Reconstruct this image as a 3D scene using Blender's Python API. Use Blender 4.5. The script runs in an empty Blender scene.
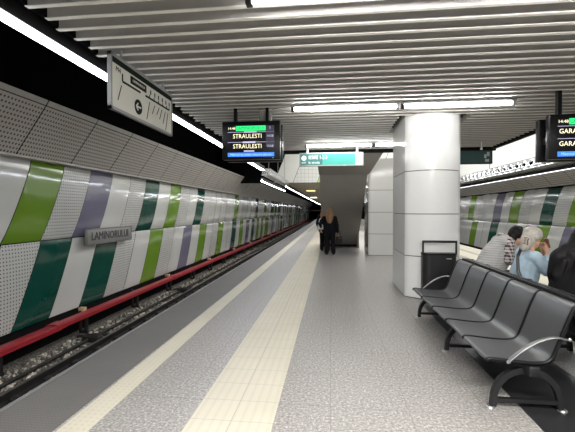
import bpy, bmesh, math, random
from mathutils import Vector, Matrix
random.seed(7)
D = bpy.data
COL = bpy.context.scene.collection
PI = math.pi

# ------------------------------------------------------------------ materials
class NT:
    def __init__(s, name):
        s.m = D.materials.new(name); s.m.use_nodes = True
        s.t = s.m.node_tree; s.b = s.t.nodes['Principled BSDF']
    def n(s, typ, **kw):
        x = s.t.nodes.new(typ)
        for k, v in kw.items(): setattr(x, k, v)
        return x
    def l(s, a, b): s.t.links.new(a, b)
    def val(s, sock, v):
        if hasattr(v, 'is_linked') or hasattr(v, 'links'): s.l(v, sock)
        else: sock.default_value = v
    def math(s, op, a, b=0.0, c=None):
        x = s.n('ShaderNodeMath', operation=op)
        s.val(x.inputs[0], a); s.val(x.inputs[1], b)
        if c is not None: s.val(x.inputs[2], c)
        return x.outputs[0]
    def mix(s, fac, a, b):
        x = s.n('ShaderNodeMix', data_type='RGBA')
        s.val(x.inputs[0], fac)
        s.val(x.inputs[6], a if not isinstance(a, tuple) else (*a, 1)[:4])
        s.val(x.inputs[7], b if not isinstance(b, tuple) else (*b, 1)[:4])
        return x.outputs[2]
    def obj(s):
        x = s.n('ShaderNodeTexCoord'); y = s.n('ShaderNodeSeparateXYZ')
        s.l(x.outputs['Object'], y.inputs[0]); s.coord = x.outputs['Object']
        return y.outputs
    def noise(s, scale, detail=2.0, rough=.5, vec=None):
        x = s.n('ShaderNodeTexNoise'); x.inputs['Scale'].default_value = scale
        x.inputs['Detail'].default_value = detail; x.inputs['Roughness'].default_value = rough
        if vec is None:
            if not hasattr(s, 'coord'): s.obj()
            vec = s.coord
        s.l(vec, x.inputs['Vector']); return x.outputs['Fac']
    def ramp(s, fac, stops):
        x = s.n('ShaderNodeValToRGB'); e = x.color_ramp.elements
        while len(e) > 1: e.remove(e[-1])
        e[0].position = stops[0][0]; e[0].color = (*stops[0][1], 1)
        for p, c in stops[1:]:
            k = e.new(p); k.color = (*c, 1)
        s.l(fac, x.inputs[0]); return x.outputs[0]
    def bump(s, h, strength=.2, dist=.01):
        x = s.n('ShaderNodeBump'); x.inputs['Strength'].default_value = strength
        x.inputs['Distance'].default_value = dist
        s.l(h, x.inputs['Height']); s.l(x.outputs[0], s.b.inputs['Normal'])
    def color(s, c): s.val(s.b.inputs['Base Color'], c if not isinstance(c, tuple) else (*c, 1)[:4])
    def set(s, rough=None, metal=None, spec=None, coat=None):
        if rough is not None: s.val(s.b.inputs['Roughness'], rough)
        if metal is not None: s.val(s.b.inputs['Metallic'], metal)
        if spec is not None: s.val(s.b.inputs['Specular IOR Level'], spec)
        if coat is not None: s.val(s.b.inputs['Coat Weight'], coat)
    def grid(s, a, b, sa, sb):
        fa = s.math('SUBTRACT', s.math('FRACT', s.math('DIVIDE', a, sa)), .5)
        fb = s.math('SUBTRACT', s.math('FRACT', s.math('DIVIDE', b, sb)), .5)
        return fa, fb
    def dots(s, a, b, sp, r):
        fa, fb = s.grid(a, b, sp, sp)
        d = s.math('SQRT', s.math('ADD', s.math('MULTIPLY', fa, fa), s.math('MULTIPLY', fb, fb)))
        return s.math('LESS_THAN', d, r)
    def lines(s, a, sp, w):               # 1 on thin lines at multiples of sp
        f = s.math('ABSOLUTE', s.math('SUBTRACT', s.math('FRACT', s.math('DIVIDE', a, sp)), .5))
        return s.math('GREATER_THAN', f, .5 - w / sp / 2)

def plain(name, c, rough=.5, metal=0., spec=.5, var=.06, nscale=6, coat=None):
    k = NT(name); k.obj(); f = k.noise(nscale, 3)
    lo = tuple(max(0, v * (1 - var * 2)) for v in c); hi = tuple(min(1, v * (1 + var * 2)) for v in c)
    k.color(k.mix(f, lo, hi)); k.set(rough, metal, spec, coat); return k.m

def emit(name, c, st):
    k = NT(name); k.color((c[0] * .5, c[1] * .5, c[2] * .5)); k.obj(); f = k.noise(3, 1)
    k.l(k.mix(f, tuple(v * .96 for v in c), c), k.b.inputs['Emission Color'])
    k.b.inputs['Emission Strength'].default_value = st; return k.m

def panel_mat(name, c, rough=.12, perf=False, wavy=.35):
    k = NT(name); o = k.obj()
    f = k.noise(.8, 2)
    base = k.mix(f, tuple(v * .9 for v in c), tuple(min(1, v * 1.08) for v in c))
    if perf:
        d = k.dots(o[1], o[2], .070, .21)
        base = k.mix(d, base, (.06, .06, .055))
        k.set(rough=.3)
    else: k.set(rough=rough)
    mp = k.n('ShaderNodeMapping'); k.l(k.coord, mp.inputs[0]); mp.inputs['Scale'].default_value = (1, 1.3, .4)
    k.color(base); k.bump(k.noise(1.6, 2, vec=mp.outputs[0]), wavy, .05); k.set(spec=.6, coat=.5); k.b.inputs['Coat Roughness'].default_value = .06; return k.m

M = {}
W_WHITE = (.60, .60, .57)
M['pan_white'] = panel_mat('white_enamel_panel', W_WHITE, .13)
M['pan_perf'] = panel_mat('perforated_white_panel', (.55, .55, .52), .25, True)
M['pan_green'] = panel_mat('light_green_panel', (.15, .28, .022), .13)
M['pan_dark'] = panel_mat('dark_green_panel', (.003, .065, .046), .12)
M['pan_purple'] = panel_mat('purple_grey_panel', (.17, .165, .235), .13)
def tone(nm, c):
    k = NT(nm); o = k.obj(); k.color(c); k.set(rough=.8); return k.m
M['black'] = plain('dull_black', (.006, .006, .006), .9, spec=.1)  # near-black for fascias, stair foot and backing behind panels
M['void'] = plain('unlit_void_black', (.004, .004, .004), .95, spec=.05)  # near-black colour stands in for the darkness around the tracks
M['darkmetal'] = plain('black_painted_metal', (.011, .011, .012), .45, spec=.35)
M['greymetal'] = plain('grey_metal', (.33, .33, .33), .4, .6)
M['silver'] = plain('brushed_silver', (.62, .62, .62), .28, .9)
M['framegrey'] = plain('dull_grey_frame', (.22, .22, .215), .5, .2)
M['armgrey'] = plain('dull_steel_armrest', (.24, .24, .245), .35, .8)
k = NT('perforated_seat_steel'); o = k.obj()
d = k.dots(o[1], k.math('ADD', o[0], o[2]), .012, .22)
k.color(k.mix(d, (.165, .17, .175), (.10, .102, .105))); k.set(.30, .8); M['seat'] = k.m
# cove
k = NT('cove_perforated_metal'); o = k.obj(); d = k.dots(o[1], o[2], .072, .25)
k.color(k.mix(d, k.mix(k.noise(.7, 2), (.46, .43, .39), (.56, .53, .48)), (.05, .05, .045))); k.set(.45); M['cove'] = k.m
M['lip'] = plain('cove_lip_metal', (.45, .43, .4), .4)
# floor granite
k = NT('granite_platform_floor'); o = k.obj()
sp = k.noise(46, 3, .75); big = k.noise(.7, 3)
g = k.ramp(sp, [(.28, (.06, .058, .057)), (.45, (.255, .242, .227)), (.56, (.35, .333, .313)), (.70, (.72, .70, .67))])
g = k.mix(k.math('MULTIPLY', big, .3), g, (.20, .188, .175))
ln = k.math('MAXIMUM', k.lines(o[0], .6, .006), k.lines(o[1], .6, .006))
k.color(k.mix(k.math('MULTIPLY', ln, .5), g, (.09, .088, .085))); k.set(.36, spec=.5)
k.bump(k.math('ADD', sp, k.math('MULTIPLY', ln, -1)), .15, .004); M['floor'] = k.m
k = NT('dark_ribbed_edge'); o = k.obj()
r1 = k.math('MAXIMUM', k.lines(o[0], .03, .010), k.lines(o[1], .03, .010))
k.color(k.mix(k.math('MULTIPLY', r1, .6), k.mix(k.noise(2.2, 3), (.118, .112, .106), (.172, .164, .155)), (.08, .077, .073))); k.set(.5)
M['edge'] = k.m
def cream(nm, mode):
    k = NT(nm); o = k.obj()
    base = k.mix(k.noise(1.5, 3), (.49, .455, .36), (.60, .565, .465))
    if mode == 'rib':
        h = k.lines(k.math('ADD', o[0], .02), .07, .026)
        j = k.math('MAXIMUM', k.lines(o[1], .3, .006), k.lines(k.math('ADD', o[0], .725), 10, .007))
        base = k.mix(k.math('MULTIPLY', h, .22), base, (.40, .36, .26))
        base = k.mix(k.math('MULTIPLY', j, .55), base, (.25, .23, .18)); k.bump(h, .5, .004)
    else:
        h = k.dots(o[0], o[1], .05, .28)
        base = k.mix(k.math('MULTIPLY', h, .35), base, (.42, .37, .26)); k.bump(h, .5, .004)
    k.color(base); k.set(.45); return k.m
M['rib'] = cream('cream_guiding_tiles', 'rib'); M['dot'] = cream('cream_warning_tiles', 'dot')
M['blackfloor'] = plain('black_granite_band', (.022, .022, .023), .3, var=.2, nscale=60)
M['concrete'] = plain('dark_concrete', (.09, .088, .085), .85, var=.2)
k = NT('ballast_bed'); k.obj(); k.color(k.ramp(k.noise(26, 3, .8), [(.35, (.02, .018, .016)), (.5, (.12, .11, .095)), (.68, (.42, .39, .33))])); k.set(.95); M['ballastbed'] = k.m
k = NT('ballast_stone'); k.obj(); v = k.n('ShaderNodeNewGeometry')
k.color(k.ramp(v.outputs['Random Per Island'], [(0, (.06, .055, .05)), (.5, (.20, .185, .16)), (1, (.62, .57, .47))])); k.set(.85); M['stone'] = k.m
M['rail'] = plain('dirty_rail_steel', (.03, .028, .027), .55, .5, var=.2)
M['railtop'] = plain('worn_rail_head', (.11, .11, .11), .3, .8)
M['red'] = plain('red_third_rail_cover', (.33, .022, .03), .4, var=.15)
M['yellow'] = plain('ochre_clamp', (.55, .36, .22), .6)
# ceiling
M['slat'] = plain('beige_ceiling_slat', (.50, .485, .465), .42, .1, var=.05)
M['slatlip'] = plain('slat_edge_lit_tone', (.80, .78, .73), .4, .05, var=.03)  # paler than the slat: light caught by the lip is put into its colour
M['slatback'] = plain('dark_ceiling_back', (.05, .05, .05), .8)
M['tube'] = emit('tube_glow', (1, .985, .96), 40)
M['strip'] = emit('light_strip_glow', (.88, .92, 1), 17)
M['strip_dim'] = emit('dim_strip_glow', (.92, .94, 1), 2.2)
M['dimyellow'] = emit('far_yellow_glow', (1, .82, .35), 1.1)
M['dimpale'] = emit('far_pale_glow', (1, .95, .75), 1.6)
M['strip_far'] = emit('far_strip_glow', (.88, .92, 1), 15)
# column
k = NT('white_enamel_column'); o = k.obj(); k.color(k.mix(k.noise(1.2, 2), (.70, .705, .70), (.76, .765, .76))); k.set(.09, spec=.6); k.bump(k.noise(1.1, 1), .12, .03); M['colwhite'] = k.m
M['seam'] = plain('dark_seam', (.05, .05, .05), .7)
k = NT('tiled_pillar'); o = k.obj()
ln = k.math('MAXIMUM', k.lines(o[1], 1.4, .012), k.lines(k.math('SUBTRACT', o[0], 1.27), 1.25, .012))
k.color(k.mix(ln, (.66, .665, .64), (.2, .2, .19))); k.set(.14); k.bump(k.noise(1.2, 1), .1, .03); M['pillar'] = k.m
M['stairgrey'] = plain('grey_stair_plaster', (.26, .245, .225), .8, var=.05, nscale=1.5)
M['stairtread'] = plain('stair_granite', (.3, .29, .28), .6)
k = NT('white_hall_panels'); o = k.obj(); ln = k.math('MAXIMUM', k.lines(o[1], 1.2, .02), k.lines(o[2], 3.5, .02))
k.color(k.mix(k.math('MULTIPLY', ln, .35), (.85, .86, .84), (.45, .45, .44))); k.set(.4); M['hallwhite'] = k.m
M['hallplain'] = plain('cream_hall_panel', (.86, .87, .83), .4, var=.02)
k = NT('grid_hall_panel'); o = k.obj(); ln = k.math('MAXIMUM', k.lines(o[0], .22, .025), k.lines(o[2], .22, .025))
k.color(k.mix(k.math('MULTIPLY', ln, .45), (.84, .85, .82), (.4, .41, .4))); k.set(.4); M['hallgrid'] = k.m
M['hallgreen'] = plain('pale_green_panel', (.52, .66, .3), .4)
M['farceil'] = plain('beige_far_ceiling', (.42, .38, .28), .7)
# signs
M['screen_black'] = plain('screen_bezel', (.004, .004, .005), .35, spec=.25)
M['screen_blue'] = emit('screen_blue_band', (.05, .22, .95), 1.0)
M['screen_green'] = emit('screen_green_band', (.03, .85, .22), .95)
M['screen_dim'] = emit('screen_dim_panel', (.05, .045, .07), .5)
M['txt_cream'] = emit('screen_cream_text', (1, .93, .62), 1.1)
M['txt_dkgreen'] = emit('screen_green_text', (.0, .30, .06), .5)
M['txt_lilac'] = emit('screen_lilac_text', (.62, .60, .85), .7)
M['txt_sky'] = emit('screen_sky_text', (.35, .62, 1), 1.0)
M['led'] = emit('green_led', (.2, 1, .3), 1.5)
M['teal'] = emit('teal_sign_panel', (.06, .42, .36), .62)
M['tealdark'] = emit('dark_teal_sign_panel', (.05, .22, .20), .45)
M['tealoff'] = plain('unlit_teal_panel', (.02, .06, .06), .4)
M['signwhite'] = emit('sign_white', (.9, .95, .93), .75)
M['signgrey'] = plain('sign_grey_pictogram', (.38, .4, .4), .5)
M['alu'] = plain('aluminium_frame', (.40, .40, .39), .35, .5)
M['map'] = plain('map_board_face', (.52, .51, .46), .6, var=.03)
M['mapink'] = plain('map_ink', (.010, .014, .012), .85, spec=.1)
M['plate'] = plain('grey_station_plate', (.30, .30, .29), .4, .4)
M['plate_edge'] = plain('plate_border', (.20, .20, .195), .4, .3)
M['ink'] = plain('black_lettering', (.03, .03, .032), .5)
# people
M['skin'] = plain('skin_tone', (.52, .30, .21), .5, spec=.35)
M['hair_dark'] = plain('dark_hair', (.007, .006, .006), .6, var=.4, nscale=60, spec=.2)
M['hair_black'] = plain('black_hair', (.005, .0045, .005), .6, var=.4, nscale=60, spec=.2)
M['hair_blond'] = plain('long_light_brown_hair', (.22, .12, .055), .5, var=.35, nscale=50)
M['hair_ash'] = plain('ash_blond_hair', (.36, .335, .295), .5, var=.3, nscale=45)
k = NT('quilted_grey_vest'); o = k.obj(); h = k.math('ABSOLUTE', k.math('SINE', k.math('MULTIPLY', o[2], 95)))
k.color(k.mix(h, (.35, .345, .345), (.44, .435, .43))); k.set(.6); k.bump(h, .4, .012); M['vest'] = k.m
k = NT('plaid_shirt'); o = k.obj()
a = k.math('GREATER_THAN', k.math('FRACT', k.math('DIVIDE', k.math('ADD', o[0], o[1]), .05)), .5)
b = k.math('GREATER_THAN', k.math('FRACT', k.math('DIVIDE', o[2], .046)), .5)
k.color(k.mix(k.math('MULTIPLY', k.math('ADD', a, b), .5), (.62, .56, .54), (.035, .02, .025))); k.set(.8); M['plaid'] = k.m
M['denim'] = plain('light_blue_denim', (.36, .47, .56), .75, var=.14, nscale=14)
M['jeans'] = plain('dark_jeans', (.03, .04, .07), .8)
M['blackcloth'] = plain('black_cloth', (.006, .006, .007), .85, var=.2, spec=.15)
M['navycloth'] = plain('black_coat', (.004, .0045, .007), .85, var=.2, spec=.15)
M['shoe'] = plain('black_shoe', (.012, .012, .012), .4)
M['leather'] = plain('black_leather', (.010, .010, .011), .35)
M['greybag'] = plain('pale_grey_bag', (.42, .43, .45), .5)
M['eye'] = plain('eye_white', (.7, .7, .68), .3)
M['lip_col'] = plain('lip_tone', (.42, .16, .13), .45)
M['brown'] = plain('brown_plastic', (.13, .06, .025), .3)
M['roof'] = plain('white_hall_ceiling', (.8, .8, .78), .7)

# ------------------------------------------------------------------ mesh helpers
class MB:
    def __init__(s): s.v = []; s.f = []; s.mi = []; s.sm = []
    def add(s, vs, fs, mi=0, smooth=False):
        o = len(s.v); s.v += [tuple(p) for p in vs]
        for f in fs: s.f.append([i + o for i in f]); s.mi.append(mi); s.sm.append(smooth)
        return s
    def box(s, x0, x1, y0, y1, z0, z1, mi=0):
        vs = [(x, y, z) for z in (z0, z1) for y in (y0, y1) for x in (x0, x1)]
        return s.add(vs, [(0, 2, 3, 1), (4, 5, 7, 6), (0, 1, 5, 4), (2, 6, 7, 3), (0, 4, 6, 2), (1, 3, 7, 5)], mi)
    def rbox(s, x0, x1, y0, y1, z0, z1, r=.01, mi=0, seg=2):      # box with rounded edges
        bm = bmesh.new(); bmesh.ops.create_cube(bm, size=1)
        for v in bm.verts:
            v.co = Vector(((x0 + x1) / 2 + v.co.x * (x1 - x0), (y0 + y1) / 2 + v.co.y * (y1 - y0), (z0 + z1) / 2 + v.co.z * (z1 - z0)))
        bmesh.ops.bevel(bm, geom=bm.edges[:], offset=r, segments=seg, profile=.5, affect='EDGES')
        s.bm(bm, mi, True); return s
    def bm(s, bm, mi=0, smooth=False, mat=None):
        bm.verts.index_update()
        s.add([(mat @ v.co if mat else v.co) for v in bm.verts], [[v.index for v in f.verts] for f in bm.faces], mi, smooth); bm.free(); return s
    def prism(s, poly, ax, a0, a1, mi=0, smooth=False):           # poly in the two other axes (in xyz order)
        def P(p, a):
            q = list(p); q.insert('xyz'.index(ax), a); return tuple(q)
        n = len(poly); vs = [P(p, a0) for p in poly] + [P(p, a1) for p in poly]
        fs = [(i, (i + 1) % n, n + (i + 1) % n, n + i) for i in range(n)]
        s.add(vs, fs, mi, smooth); s.add(vs, [tuple(range(n))[::-1], tuple(range(n, 2 * n))], mi); return s
    def tube(s, pts, r, n=8, mi=0, cap=True, flat=None):          # flat=(ru,rv) elliptic section
        pts = [Vector(p) for p in pts]; rings = []; up = None
        rs = r if isinstance(r, (list, tuple)) else [r] * len(pts)
        for i, p in enumerate(pts):
            t = (pts[min(i + 1, len(pts) - 1)] - pts[max(i - 1, 0)]).normalized()
            if up is None:
                up = Vector((0, 0, 1)) if abs(t.z) < .9 else Vector((0, 1, 0))
            u = (up - t * up.dot(t)).normalized(); w = t.cross(u); up = u
            fu, fv = flat if flat else (1, 1)
            rings.append([p + u * math.cos(2 * PI * k / n) * rs[i] * fu + w * math.sin(2 * PI * k / n) * rs[i] * fv for k in range(n)])
        vs = [q for R in rings for q in R]; fs = []
        for i in range(len(pts) - 1):
            for k in range(n):
                fs.append((i * n + k, i * n + (k + 1) % n, (i + 1) * n + (k + 1) % n, (i + 1) * n + k))
        s.add(vs, fs, mi, True)
        if cap: s.add(rings[0], [tuple(range(n))[::-1]], mi); s.add(rings[-1], [tuple(range(n))], mi)
        return s
    def ball(s, c, r, mi=0, sub=2, rot=None):
        bm = bmesh.new(); bmesh.ops.create_icosphere(bm, subdivisions=sub, radius=1)
        rr = r if isinstance(r, (list, tuple)) else (r, r, r)
        m = Matrix.Translation(c) @ (rot.to_4x4() if rot else Matrix()) @ Matrix.Diagonal((*rr, 1))
        return s.bm(bm, mi, True, m)
    def build(s, name, mats, parent=None):
        me = D.meshes.new(name); me.from_pydata(s.v, [], s.f)
        for m in (mats if isinstance(mats, (list, tuple)) else [mats]): me.materials.append(m)
        me.polygons.foreach_set('material_index', s.mi); me.polygons.foreach_set('use_smooth', s.sm)
        bm = bmesh.new(); bm.from_mesh(me); bmesh.ops.recalc_face_normals(bm, faces=bm.faces[:]); bm.to_mesh(me); bm.free()
        o = D.objects.new(name, me); COL.objects.link(o); o.parent = parent; return o

def empty(name, loc=(0, 0, 0)):
    o = D.objects.new(name, None); COL.objects.link(o); o.location = loc; o.empty_display_size = .2; return o
def tag(o, label=None, cat=None, group=None, kind=None):
    if label: o['label'] = label
    if cat: o['category'] = cat
    if group: o['group'] = group
    if kind: o['kind'] = kind
    return o
def struct(o): o['kind'] = 'structure'; return o
def text(name, s, size, mat, parent, M4, depth=.002, sx=1.0, align='CENTER'):
    c = D.curves.new(name, 'FONT'); c.body = s; c.size = size; c.extrude = depth; c.align_x = align; c.align_y = 'CENTER'; c.resolution_u = 2
    t = D.objects.new(name, c); COL.objects.link(t); bpy.context.view_layer.update()
    me = D.meshes.new_from_object(t.evaluated_get(bpy.context.evaluated_depsgraph_get()))
    D.objects.remove(t); me.transform(M4 @ Matrix.Diagonal((sx, 1, 1, 1))); me.materials.clear(); me.materials.append(mat)
    o = D.objects.new(name, me); COL.objects.link(o); o.parent = parent; return o
def facing_back(x, y, z):      # text read by someone looking along +Y
    return Matrix.Translation((x, y, z)) @ Matrix.Rotation(PI / 2, 4, 'X')
def facing_right(x, y, z):     # text on a surface facing +X (reads toward +Y)
    return Matrix.Translation((x, y, z)) @ Matrix.Rotation(PI / 2, 4, 'Z') @ Matrix.Rotation(PI / 2, 4, 'X')

# ------------------------------------------------------------------ camera
F = 380.; PSI = math.atan(43.5 / F); PIT = math.atan(5.5 * math.cos(PSI) / F)
cam = D.cameras.new('camera'); co = D.objects.new('camera', cam); COL.objects.link(co)
cam.sensor_width = 36; cam.lens = F / 575 * 36; cam.clip_start = .05; cam.clip_end = 400
co.location = (0, 0, 1.55); co.rotation_euler = (PI / 2 - PIT, 0, PSI)
bpy.context.scene.camera = co

# ------------------------------------------------------------------ setting
Y0, Y1 = -4., 112.
LE, RE = -2.53, 5.85                   # platform edges
LW, RW = -6.0, 9.3                     # track walls
HC = 3.23
def slab(name, x0, x1, y0, y1, z0, z1, m): return struct(MB().box(x0, x1, y0, y1, z0, z1).build(name, m))
slab('floor', LE, RE, Y0, Y1, -1.3, 0, M['floor'])
slab('trim_1', LE - .012, -1.94, Y0, Y1, -.12, .006, M['edge'])
slab('trim_2', -1.905, -1.695, Y0, Y1, -.02, .008, M['dot'])
slab('trim_3', -1.035, -.415, Y0, Y1, -.02, .008, M['rib'])
slab('trim_4', 1.485, 2.25, Y0, 6.6, -.02, .004, M['blackfloor'])
slab('trim_5', LE - .02, LE + .02, Y0, Y1, -.1, .009, M['greymetal'])
slab('trim_6', 4.45, 5.0, Y0, Y1, -.02, .008, M['dot'])
slab('trim_7', 5.2, RE + .02, Y0, Y1, -.12, .006, M['rib'])
slab('trackbed_left', LW - .4, LE, Y0, Y1 + 30, -1.5, -1.34, M['ballastbed'])
slab('trackbed_right', RE, RW + .4, Y0, Y1 + 30, -1.5, -1.34, M['ballastbed'])

PITCH = .97; SL = .465                 # panel width, slant in Y per metre of height
UP = {-7:'pw',-6:'g',-5:'w',-4:'d',-3:'w',-2:'p',-1:'w',0:'g',1:'p',2:'u',3:'w',4:'p',5:'d',6:'w',7:'g',8:'p',9:'w',10:'d',11:'p',12:'w',13:'w',14:'p',15:'w',16:'w',17:'g',18:'p',19:'w'}
LO = {-3:'w',-2:'g',-1:'w',0:'p',1:'d',2:'w',3:'d',4:'p',5:'w',6:'g',7:'p',8:'w',9:'u',10:'w',11:'g',12:'w',13:'p',14:'g',15:'w',16:'w',17:'d',18:'w',19:'g',20:'p',21:'u',22:'w',23:'d'}
RU = {-2:'w',-1:'g',0:'p',1:'d',2:'w',3:'p',4:'g',5:'w',6:'u',7:'w',8:'p',9:'w',10:'g',11:'w'}
RL = {-2:'w',-1:'u',0:'w',1:'g',2:'u',3:'w',4:'p',5:'w',6:'d',7:'w',8:'w',9:'g',10:'w'}
KEY = ['w', 'p', 'g', 'd', 'u']
PM = [M['pan_white'], M['pan_perf'], M['pan_green'], M['pan_dark'], M['pan_purple'], M['black']]
rr = random.Random(3)
def pick(tab, k):
    c = tab.get(k)
    if c is None: c = rr.choice('wwwwwwppppgdug')
    return KEY.index(c[0])
def prof_upper(z, left):                     # each panel is slightly convex, its top edge rolls back
    if z > .915: t = (z - 1.62) / .96 if z > 1.62 else (z - 1.62) / .70
    else: t = (z - .07) / .835
    a = abs(t); c = .045 if z > .915 else .02
    return .02 - c * a ** 2 - .016 * a ** 10 - ((.015 if left else .055) * max(0, t) ** 5 if z > .915 else 0)
def track_wall(name, X, inw, sgn, base, up, lo, pitch):
    mb = MB(); rb = random.Random(11)
    mb.box(min(X - inw * .06, X - inw * .3), max(X - inw * .06, X - inw * .3), Y0, Y1, -1.4, 2.7, 5)
    n0 = int((Y0 - base) / pitch) - 2; n1 = int((Y1 - base) / pitch) + 2
    if sgn < 0: n0, n1 = int((Y0 - base) / pitch) - 1, int((Y1 - base) / pitch) + 2
    for k in range(n0, n1):
        for row, (za, zb) in (('u', (.925, 2.58)), ('l', (-.76, .905))):
            mi = pick(up if row == 'u' else lo, k)
            zs = [za, .96, 1.1, 1.4, 1.7, 1.95, 2.15, 2.3, 2.42, 2.5, 2.55, zb] if row == 'u' else [za, -.72, -.6, -.3, .1, .4, .65, .78, .86, zb]
            g = .008; US = [0, .12, .3, .5, .7, .88, 1]
            bow = rb.choice((-1, 1, 1)) * rb.uniform(.004, .014) * (1 if row == 'u' else .5); tw = rb.uniform(-.008, .008)
            vs = []
            dep = .004 * math.sin(k * 12.9898 + (3 if row == 'u' else 0))
            for z in zs:
              for u_ in US:
                y = base + k * pitch + sgn * SL * (z - .92) + g + (pitch - 2 * g) * u_
                x = X + inw * (prof_upper(z, sgn > 0) + dep + bow * 4 * u_ * (1 - u_) + tw * (u_ - .5))
                vs.append((x, y, z))
            n_ = len(US)
            if min(v[1] for v in vs) < Y0 or max(v[1] for v in vs) > Y1: continue
            fs = [(n_ * i + j, n_ * i + j + 1, n_ * i + n_ + j + 1, n_ * i + n_ + j) for i in range(len(zs) - 1) for j in range(n_ - 1)]
            mb.add(vs, fs, mi, True)
    return struct(mb.build(name, PM))
track_wall('wall_left', LW, 1, 1, 6.32, UP, LO, PITCH)
track_wall('wall_right', RW, -1, -1, 16.33, RU, RL, 1.0)

def cove(name, X, inw, topz):
    mb = MB(); xb = X + inw * .14; xt = X + inw * .76; zb = 2.60
    y = Y0
    while y < Y1 - .1:
        a, b = y + .012, min(Y1, y + 1.5) - .012
        mb.add([(xb, a, zb), (xb, b, zb), (xt, b, topz), (xt, a, topz)], [(0, 1, 2, 3)], 0)
        xa = xt + inw * .012
        mb.add([(xa, a, topz + .012), (xa, b, topz + .012), (xa + inw * .05, b, topz + .10), (xa + inw * .05, a, topz + .10)], [(0, 1, 2, 3)], 1)
        y += 1.5
    for (x0, z0, x1, z1) in ((xb - inw * .06, zb + .02, xt - inw * .06, topz + .03),):
        mb.add([(x0, Y0, z0), (x0, Y1, z0), (x1, Y1, z1), (x1, Y0, z1)], [(0, 1, 2, 3)], 2)
    mb.box(min(X - inw * .08, xb + inw * .03), max(X - inw * .08, xb + inw * .03), Y0, Y1, zb - .035, zb, 1)
    return struct(mb.build(name, [M['cove'], M['lip'], M['black']]))
cove('trim_8', LW, 1, 3.48)
cove('trim_9', RW, -1, 3.24)

# void above the left track, outer shells
slab('ceiling_3', LW - 1, -2.45, Y0, 22.4, 5.6, 5.8, M['void'])
slab('wall_left_upper', LW - 1.2, LW - .9, Y0, Y1, 2.6, 5.8, M['void'])
slab('wall_back', LW - 1, RW + 1, Y0 - .3, Y0, -1.5, 7.2, M['concrete'])
slab('wall_far_left_tunnel', LW - 1, LE, Y1 + 20, Y1 + 20.3, -1.5, 5.8, M['void'])
mbx = MB().box(LE, RE, Y1, Y1 + .3, 0, HC).box(RE, RW + 1, Y1, Y1 + .3, -1.5, 5.8)
struct(mbx.build('wall_far', M['concrete']))
slab('trim_10', LW - .5, LE, Y1 + 2, Y1 + 2.2, 1.35, 1.75, M['hallplain'])  # pale lintel band, its lit brightness put into the colour

# near ceiling: slats across the platform, notched around the column
mb = MB(); cl, cr = -2.5, 4.2
y = -3.7; ri = 0
while y < 10.5:
    segs = [(cl + .03 * math.sin(ri * 2.1), cr)]
    if 6.95 < y < 8.5: segs = [(segs[0][0], 1.22), (2.46, cr)]
    for (a, b) in segs:
        mb.box(a, b, y, y + .012, HC, HC + .115, 0)
        mb.box(a, b, y - .032, y + .012, HC - .008, HC, 1)
    y += .2; ri += 1
mb.box(cl, cr, -4, 10.6, HC + .115, HC + .2, 2)
struct(mb.build('ceiling', [M['slat'], M['slatlip'], M['slatback']]))
mb = MB().box(cl - .03, cr + .1, -4, 10.62, HC + .2, HC + .55)
mb.box(cl - .05, cl - .02, -4, 10.62, HC + .03, HC + .6).box(cr, cr + .1, -4, 10.62, HC - .06, HC + .5).box(cl, cr + .1, 10.55, 10.64, HC - .10, HC + .5)
mb.box(cl - .08, cl - .05, -4, 10.6, HC + .5, 5.6)
struct(mb.build('ceiling_edge', M['black']))

# hall beyond (opening above the stairs) and far slab
slab('ceiling_4', -2.7, RW + 1.3, Y0, 22.6, 7.0, 7.2, M['roof'])
slab('wall_right_upper', 6.5, 6.7, Y0, 22.4, 3.22, 7.0, M['hallwhite'])
slab('ceiling_5', 6.45, RW + 1.2, Y0, Y1, 4.6, 4.7, M['void'])
slab('wall_right_outer', RW + .9, RW + 1.2, Y0, Y1, 2.6, 7.0, M['void'])
mb = MB(); z0, z1 = 3.2, 7.0; sl = .40
xs = [-7.2, -3.37, -2.24, -.82, -.28, 1.2, 2.6, 4.0, 6.5]; mt = [3, 0, 1, 2, 0, 1, 0, 1]
for i, m_ in enumerate(mt):
    a, b = xs[i], xs[i + 1]
    mb.add([(a + .01, 22.4, z0), (b - .01, 22.4, z0), (b - .01 + sl * (z1 - z0), 22.4, z1), (a + .01 + sl * (z1 - z0), 22.4, z1)], [(0, 1, 2, 3)], m_)
mb.add([(6.51, 22.4, z0), (RW + 1, 22.4, z0), (RW + 1, 22.4, z1), (6.51 + 1.5, 22.4, z1)], [(0, 1, 2, 3)], 1)
mb.box(-7.2, RW + 1, 22.45, 22.7, 3.2, 7.0, 3)
struct(mb.build('wall_hall_end', [M['hallplain'], M['hallgrid'], M['hallgreen'], M['void']]))
slab('ceiling_2', -2.75, 6.4, 22.5, Y1, HC, HC + .3, M['farceil'])
slab('ceiling_6', LW - 1, -2.75, 22.7, Y1 + 20, 4.4, 4.6, M['void'])

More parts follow.
